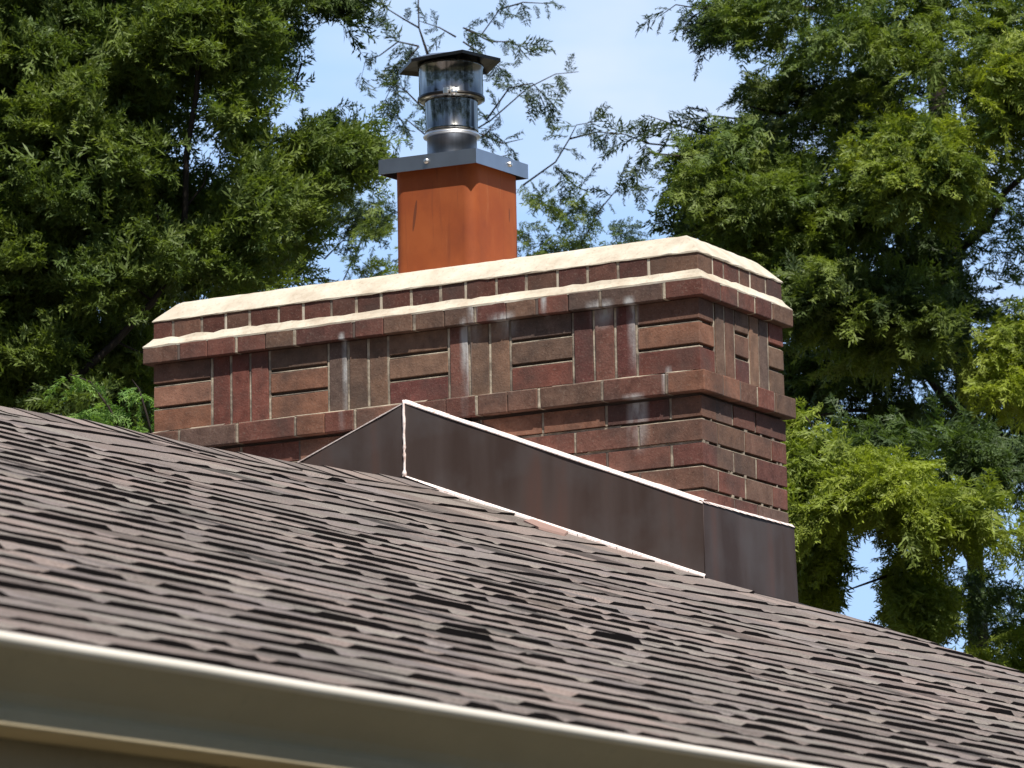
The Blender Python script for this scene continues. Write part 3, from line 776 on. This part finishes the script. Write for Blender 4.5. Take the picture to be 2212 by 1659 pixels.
S = fill_crown([
    (polyL, holesL+[(405, 360, 26, 230), (350, 640, 34, 34), (290, 705, 30, 26), (230, 760, 26, 22)], 860, 9, .055, .135, .30, (G_MID, G_LIT), -.25, -.35),
    (polyL, holesL, 780, 9, .075, .16, .5, (G_MID, G_LIT), -.1, .30),
    ([(640, 290), (720, 290), (795, 325), (815, 400), (805, 460), (770, 430), (700, 410), (650, 440)], [(735, 425, 44, 30), (700, 470, 40, 40)], 80, 7, .045, .12, .25, (G_MID, G_LIT), .1, 0),
    ([(640, -60), (765, -60), (768, 50), (762, 100), (745, 70), (700, 20), (650, 5)], [], 40, 6, .035, .13, .2, (G_DARK, G_MID), .8, 0),
    ([(630, 440), (672, 440), (660, 510), (635, 570), (605, 590)], [], 20, 4, .04, .11, .2, (G_MID, G_LIT), .5, .1),
    ([(575, 70), (625, 40), (630, 220), (590, 240)], [], 16, 3, .035, .10, .2, (G_BLU, G_MID), .4, .1),
    ([(655, 245), (730, 235), (745, 290), (660, 285)], [], 7, 3, .03, .09, .2, (G_BLU, G_MID), .2, .1),
], D, 300, 'dense')
crown_mesh('crown', S, tl)

# small fresh green conifer tip between roof and chimney, low on the left
D = 14.6
ts = tag(empty('young_conifer', tuple(ground_pt(230, 900, D))), 'small fresh green conifer tip just above the roof ridge left of the chimney', 'tree')
limbs(ts, [([ground_pt(260, 900, D), at(262, 1500, D), at(265, 1100, D), at(262, 900, D)], .03, .008)], 'trunk')
limbs(ts, [([at(u, v, D-.03) for u, v in ((285, 985), (262, 930), (235, 880), (195, 825), (150, 808))], .006, .002),
           ([at(u, v, D-.02) for u, v in ((340, 990), (318, 900), (300, 840), (285, 820))], .005, .002)])
S = []
FR = (.20, .32, .07); FR2 = (.11, .21, .05)
for line in (((150, 812), (195, 828), (238, 880), (265, 935), (290, 980)), ((150, 905), (190, 890), (238, 880)), ((160, 930), (215, 920), (262, 930)), ((285, 822), (302, 845), (318, 905), (335, 960)), ((250, 950), (290, 935), (330, 930)), ((215, 960), (250, 950), (285, 960)), ((190, 940), (215, 950), (250, 990))):
    for k in range(17):
        i = RNG.integers(len(line)-1); t = RNG.uniform(); u = line[i][0]*(1-t)+line[i+1][0]*t; v = line[i][1]*(1-t)+line[i+1][1]*t
        p = at(u+RNG.normal(0, 5), v+RNG.normal(0, 5), D+RNG.normal(0, .05))
        d = RV*RNG.choice((-1, 1))+RNG.normal(0, .4, 3); d[2] = -RNG.uniform(.2, .9)
        S.append((p, d, RNG.uniform(.05, .11), lerp(FR2, FR, RNG.uniform()), 'open'))
crown_mesh('crown', S, ts)

# thin topped hemlock straight behind the flue
D = 22.0
tm = tag(empty('hemlock_tree', tuple(ground_pt(960, 700, D))), 'thin topped hemlock with open drooping sprigs against the sky behind the flue', 'tree', 'conifers behind the house')
m = MB(); m.tube([ground_pt(975, 700, D+.3), at(975, 1300, D+.3), at(985, 600, D+.2), at(985, 300, D+.1), at(905, 60, D), at(900, -160, D)], [.15, .12, .05, .02, .004, .002], 9); m.build('trunk', BARK, tm, smooth=True)
S = []; LL = []
def sprig(line, D, n, ln, ca, cb, r=.005, jit=3, droop=.9, outl=LL, outs=S):
    n = max(4, int(n*.75))
    pts = [at(u, v, D) for u, v in line]; outl.append((pts, r, .0016))
    for k in range(n):
        i = RNG.integers(len(line)-1); t = RNG.uniform(); P = pts[i]*(1-t)+pts[i+1]*t+RNG.normal(0, .002*jit, 3)
        ax = pts[i+1]-pts[i]; ax = ax/np.linalg.norm(ax)
        d = ax*.5+np.cross(ax, FV)*RNG.choice((-1, 1))*RNG.uniform(.3, 1.1)+RNG.normal(0, .35, 3); d[2] -= droop*RNG.uniform(.1, 1)
        outs.append((P, d, ln*RNG.uniform(.5, 1.2), lerp(ca, cb, RNG.uniform()), 'open'))
HB, HG = (.030, .052, .034), (.060, .085, .028)
for line, n in [(((905, 100), (860, 90), (820, 120), (790, 130), (775, 190)), 12), (((905, 60), (870, 40), (830, 15), (810, 25)), 8),
                (((985, 80), (950, 60), (905, 45)), 6), (((1000, 60), (1040, 75), (1080, 20), (1100, -10)), 12), (((1080, 20), (1130, 5), (1190, 8)), 8),
                (((1010, 65), (1060, 90), (1110, 90), (1145, 130)), 14), (((1000, 90), (1060, 130), (1090, 155)), 8),
                (((960, 320), (1060, 260), (1140, 190), (1200, 160), (1250, 155)), 16), (((1050, 260), (1100, 190), (1150, 180), (1185, 215), (1200, 230)), 15),
                (((980, 330), (1050, 290), (1080, 250), (1060, 200)), 14), (((1040, 290), (1085, 310), (1130, 300)), 8), (((930, 250), (880, 200), (850, 180), (825, 230)), 15),
                (((930, 300), (880, 260), (865, 300)), 10), (((1010, 330), (1075, 340), (1120, 330)), 7), (((905, 100), (880, 130), (830, 150)), 8),
                (((930, 150), (870, 130), (850, 190), (870, 215)), 8)]:
    sprig(line, D+RNG.uniform(-.3, .3), n, .13, HB, HG)
S += fill_crown([
    ([(700, 450), (760, 390), (850, 380), (860, 610), (760, 600), (745, 540)], [(742, 500, 26, 36), (730, 575, 34, 32), (700, 600, 30, 20), (800, 540, 16, 12)], 46, 4, .045, .12, .4, (HB, G_LIT), .5, 0),
    ([(1120, 390), (1180, 400), (1235, 440), (1250, 500), (1240, 580), (1120, 580)], [], 46, 3, .045, .12, .4, (HB, G_LIT), .5, 0),
    ([(1230, 480), (1290, 430), (1350, 400), (1440, 420), (1500, 470), (1490, 560), (1230, 580)], [(1440, 450, 20, 16), (1290, 490, 10, 8), (1390, 500, 10, 8)], 44, 2, .045, .10, .4, (HB, G_MID), .5, 0),
], D, 985, 'open')
for line, n in [(((1130, 400), (1200, 350), (1230, 300), (1245, 270), (1290, 262)), 16), (((1200, 360), (1240, 400), (1270, 415)), 8), (((1230, 300), (1290, 285), (1350, 290)), 6),
                (((1240, 560), (1290, 460), (1340, 400), (1390, 410)), 16), (((700, 560), (740, 520), (800, 520)), 6), (((690, 600), (740, 610), (790, 500), (830, 470)), 10)]:
    sprig(line, D+RNG.uniform(-.3, .3), n, .13, HB, HG)
limbs(tm, LL, n=4)
crown_mesh('crown', S, tm)

# tall hemlock on the right
D = 20.0
tr = tag(empty('hemlock_tree', tuple(ground_pt(2105, 700, D+.6))), 'tall broad hemlock with layered drooping boughs at the upper right of the chimney', 'tree', 'conifers behind the house')
m = MB(); m.tube([ground_pt(2120, 700, D+.9), at(2118, 1500, D+.9), at(2108, 1250, D+.9), at(2092, 900, D+.9), at(2040, 400, D+.9), at(2010, 0, D+.9), at(1990, -400, D+.9)], [.20, .06, .040, .045, .05, .045, .03], 12); m.build('trunk', BARK, tr, smooth=True)
S = []; LL = []
HL = [(1955, 765, 42, 24), (1905, 880, 20, 22), (2070, 760, 50, 30), (2125, 560, 34, 20), (2150, 350, 30, 14), (1990, 865, 22, 26), (1880, 250, 20, 26), (2030, 95, 40, 14), (1700, 420, 18, 28), (1740, 600, 10, 10), (2010, 400, 16, 10), (1950, 100, 16, 20), (1600, 430, 12, 10), (2140, 130, 30, 12), (1830, 540, 10, 16), (1795, 420, 14, 12)]
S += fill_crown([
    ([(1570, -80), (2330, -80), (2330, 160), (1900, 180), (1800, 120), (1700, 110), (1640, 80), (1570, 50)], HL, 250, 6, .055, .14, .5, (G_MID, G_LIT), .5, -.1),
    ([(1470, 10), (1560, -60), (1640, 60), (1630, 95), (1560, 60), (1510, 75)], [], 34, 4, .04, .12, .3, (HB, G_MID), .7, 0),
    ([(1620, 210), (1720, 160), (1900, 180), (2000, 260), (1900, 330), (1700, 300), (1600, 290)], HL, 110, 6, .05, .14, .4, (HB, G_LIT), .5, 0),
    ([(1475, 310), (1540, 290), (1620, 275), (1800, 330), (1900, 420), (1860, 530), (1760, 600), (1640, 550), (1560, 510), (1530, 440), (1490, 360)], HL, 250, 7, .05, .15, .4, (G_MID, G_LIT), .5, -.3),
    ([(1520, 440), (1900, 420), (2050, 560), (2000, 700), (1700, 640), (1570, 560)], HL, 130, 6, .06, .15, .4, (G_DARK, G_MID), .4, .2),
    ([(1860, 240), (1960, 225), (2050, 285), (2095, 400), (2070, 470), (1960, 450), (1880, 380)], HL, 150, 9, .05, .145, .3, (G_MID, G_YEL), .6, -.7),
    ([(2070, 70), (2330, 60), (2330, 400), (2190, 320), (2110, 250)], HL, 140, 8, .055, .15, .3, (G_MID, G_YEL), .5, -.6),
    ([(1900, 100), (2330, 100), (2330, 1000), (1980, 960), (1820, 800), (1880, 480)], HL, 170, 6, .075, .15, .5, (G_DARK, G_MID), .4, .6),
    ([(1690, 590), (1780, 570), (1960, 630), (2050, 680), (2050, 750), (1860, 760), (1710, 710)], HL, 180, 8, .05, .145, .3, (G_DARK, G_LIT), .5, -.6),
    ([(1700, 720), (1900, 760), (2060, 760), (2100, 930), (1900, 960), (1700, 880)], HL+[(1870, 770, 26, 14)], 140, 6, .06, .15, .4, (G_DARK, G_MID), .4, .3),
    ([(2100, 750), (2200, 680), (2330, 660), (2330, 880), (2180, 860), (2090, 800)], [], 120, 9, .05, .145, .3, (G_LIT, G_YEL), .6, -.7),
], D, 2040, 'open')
for line, n in [(((1600, 40), (1520, 20), (1460, 10), (1425, 35)), 14), (((1640, 90), (1560, 80), (1520, 110)), 12), (((1620, 260), (1540, 250), (1480, 275)), 12),
                (((1500, 320), (1400, 310), (1350, 290), (1290, 285)), 14), (((1500, 340), (1400, 330), (1370, 360)), 12), (((1560, 300), (1460, 270), (1400, 250)), 6)]:
    sprig(line, D+RNG.uniform(-.3, .1), n, .15, HB, HG, outl=LL, outs=S)
for a, b, dd in (((2090, 900), (1700, 640), -.3), ((2060, 640), (1440, 340), -.2), ((2030, 400), (1620, 230), 0), ((2010, 100), (1500, 20), 0), ((2095, 980), (1760, 900), -.2), ((2050, 600), (2300, 300), -.5), ((2100, 900), (2320, 700), -.5)):
    LL.append((curve(at(a[0], a[1], D+.9), at(b[0], b[1], D+dd), .08), .028, .004))
limbs(tr, LL, n=6)
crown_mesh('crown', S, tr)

# nearer yellow green tree low on the right
D = 16.5
ty = tag(empty('arborvitae_tree', tuple(ground_pt(1990, 1200, D))), 'bright yellow green feathery conifer low beside the right end of the chimney', 'tree', 'conifers behind the house')
m = MB(); m.tube([ground_pt(2010, 1200, D+.3), at(2010, 1500, D+.3), at(1996, 1330, D+.3), at(1985, 1200, D+.3), at(1960, 1020, D+.2)], [.09, .05, .04, .03, .012], 9); m.build('trunk', BARK, ty, smooth=True)
HY = [(1862, 1240, 46, 46), (1905, 1260, 30, 30), (2052, 1370, 34, 66), (2125, 1245, 26, 60), (2160, 1130, 40, 20), (1930, 1170, 26, 36), (2010, 1215, 16, 26), (1845, 1170, 12, 16), (2150, 1330, 20, 40), (2090, 1160, 20, 16), (2000, 1040, 18, 30), (1975, 985, 16, 20), (1760, 1010, 10, 16), (1900, 1090, 12, 18), (2060, 1110, 14, 14), (1830, 1060, 10, 12), (1730, 950, 10, 14)]
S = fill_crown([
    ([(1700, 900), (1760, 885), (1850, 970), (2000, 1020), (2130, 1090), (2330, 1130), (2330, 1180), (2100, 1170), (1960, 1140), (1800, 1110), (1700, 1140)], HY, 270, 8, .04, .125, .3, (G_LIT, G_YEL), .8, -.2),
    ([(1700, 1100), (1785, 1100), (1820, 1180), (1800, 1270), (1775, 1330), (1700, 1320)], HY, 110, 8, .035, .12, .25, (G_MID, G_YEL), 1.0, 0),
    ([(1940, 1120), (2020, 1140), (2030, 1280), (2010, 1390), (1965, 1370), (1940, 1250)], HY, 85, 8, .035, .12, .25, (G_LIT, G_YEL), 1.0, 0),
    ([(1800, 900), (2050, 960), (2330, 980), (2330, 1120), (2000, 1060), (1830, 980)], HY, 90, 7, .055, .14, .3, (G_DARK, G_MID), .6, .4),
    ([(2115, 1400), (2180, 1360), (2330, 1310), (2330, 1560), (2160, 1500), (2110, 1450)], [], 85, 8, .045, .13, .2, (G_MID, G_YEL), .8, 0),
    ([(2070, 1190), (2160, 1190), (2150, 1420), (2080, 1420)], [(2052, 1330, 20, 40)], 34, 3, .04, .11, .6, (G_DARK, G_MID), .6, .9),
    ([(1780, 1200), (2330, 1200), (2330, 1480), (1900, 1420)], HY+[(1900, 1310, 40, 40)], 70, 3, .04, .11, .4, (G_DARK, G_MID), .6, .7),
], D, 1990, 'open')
LY = [([at(u, v, D-.1) for u, v in ((1990, 1160), (1900, 1080), (1800, 980), (1740, 900))], .012, .003),
      ([at(u, v, D) for u, v in ((1990, 1220), (1900, 1250), (1830, 1275))], .008, .003), ([at(u, v, D) for u, v in ((1990, 1180), (2100, 1150), (2250, 1150))], .012, .004),
      ([at(u, v, D+.2) for u, v in ((2060, 1180), (2100, 1120), (2160, 1060))], .010, .004)]
limbs(ty, LY)
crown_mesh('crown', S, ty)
# unseen wood added to block low sky fill and to mirror darkly in the steel
S = []
for k in range(2300):
    a = math.radians(RNG.uniform(-178, 45)); r = RNG.uniform(15.5, 20); zt = RNG.uniform(-4.2, 12+2.5*math.sin(a*9))
    S.append(((r*math.cos(a), -5+r*math.sin(a), zt), RNG.normal(0, 1, 3)+np.array([0, 0, .3]), RNG.uniform(1.6, 2.8), lerp(G_DARK, G_MID, RNG.uniform()), 'dense'))
tag(crown_mesh('added_woodland', S, None), kind='stuff')
print('faces', sum(len(o.data.polygons) for o in SC.objects if o.type == 'MESH'))
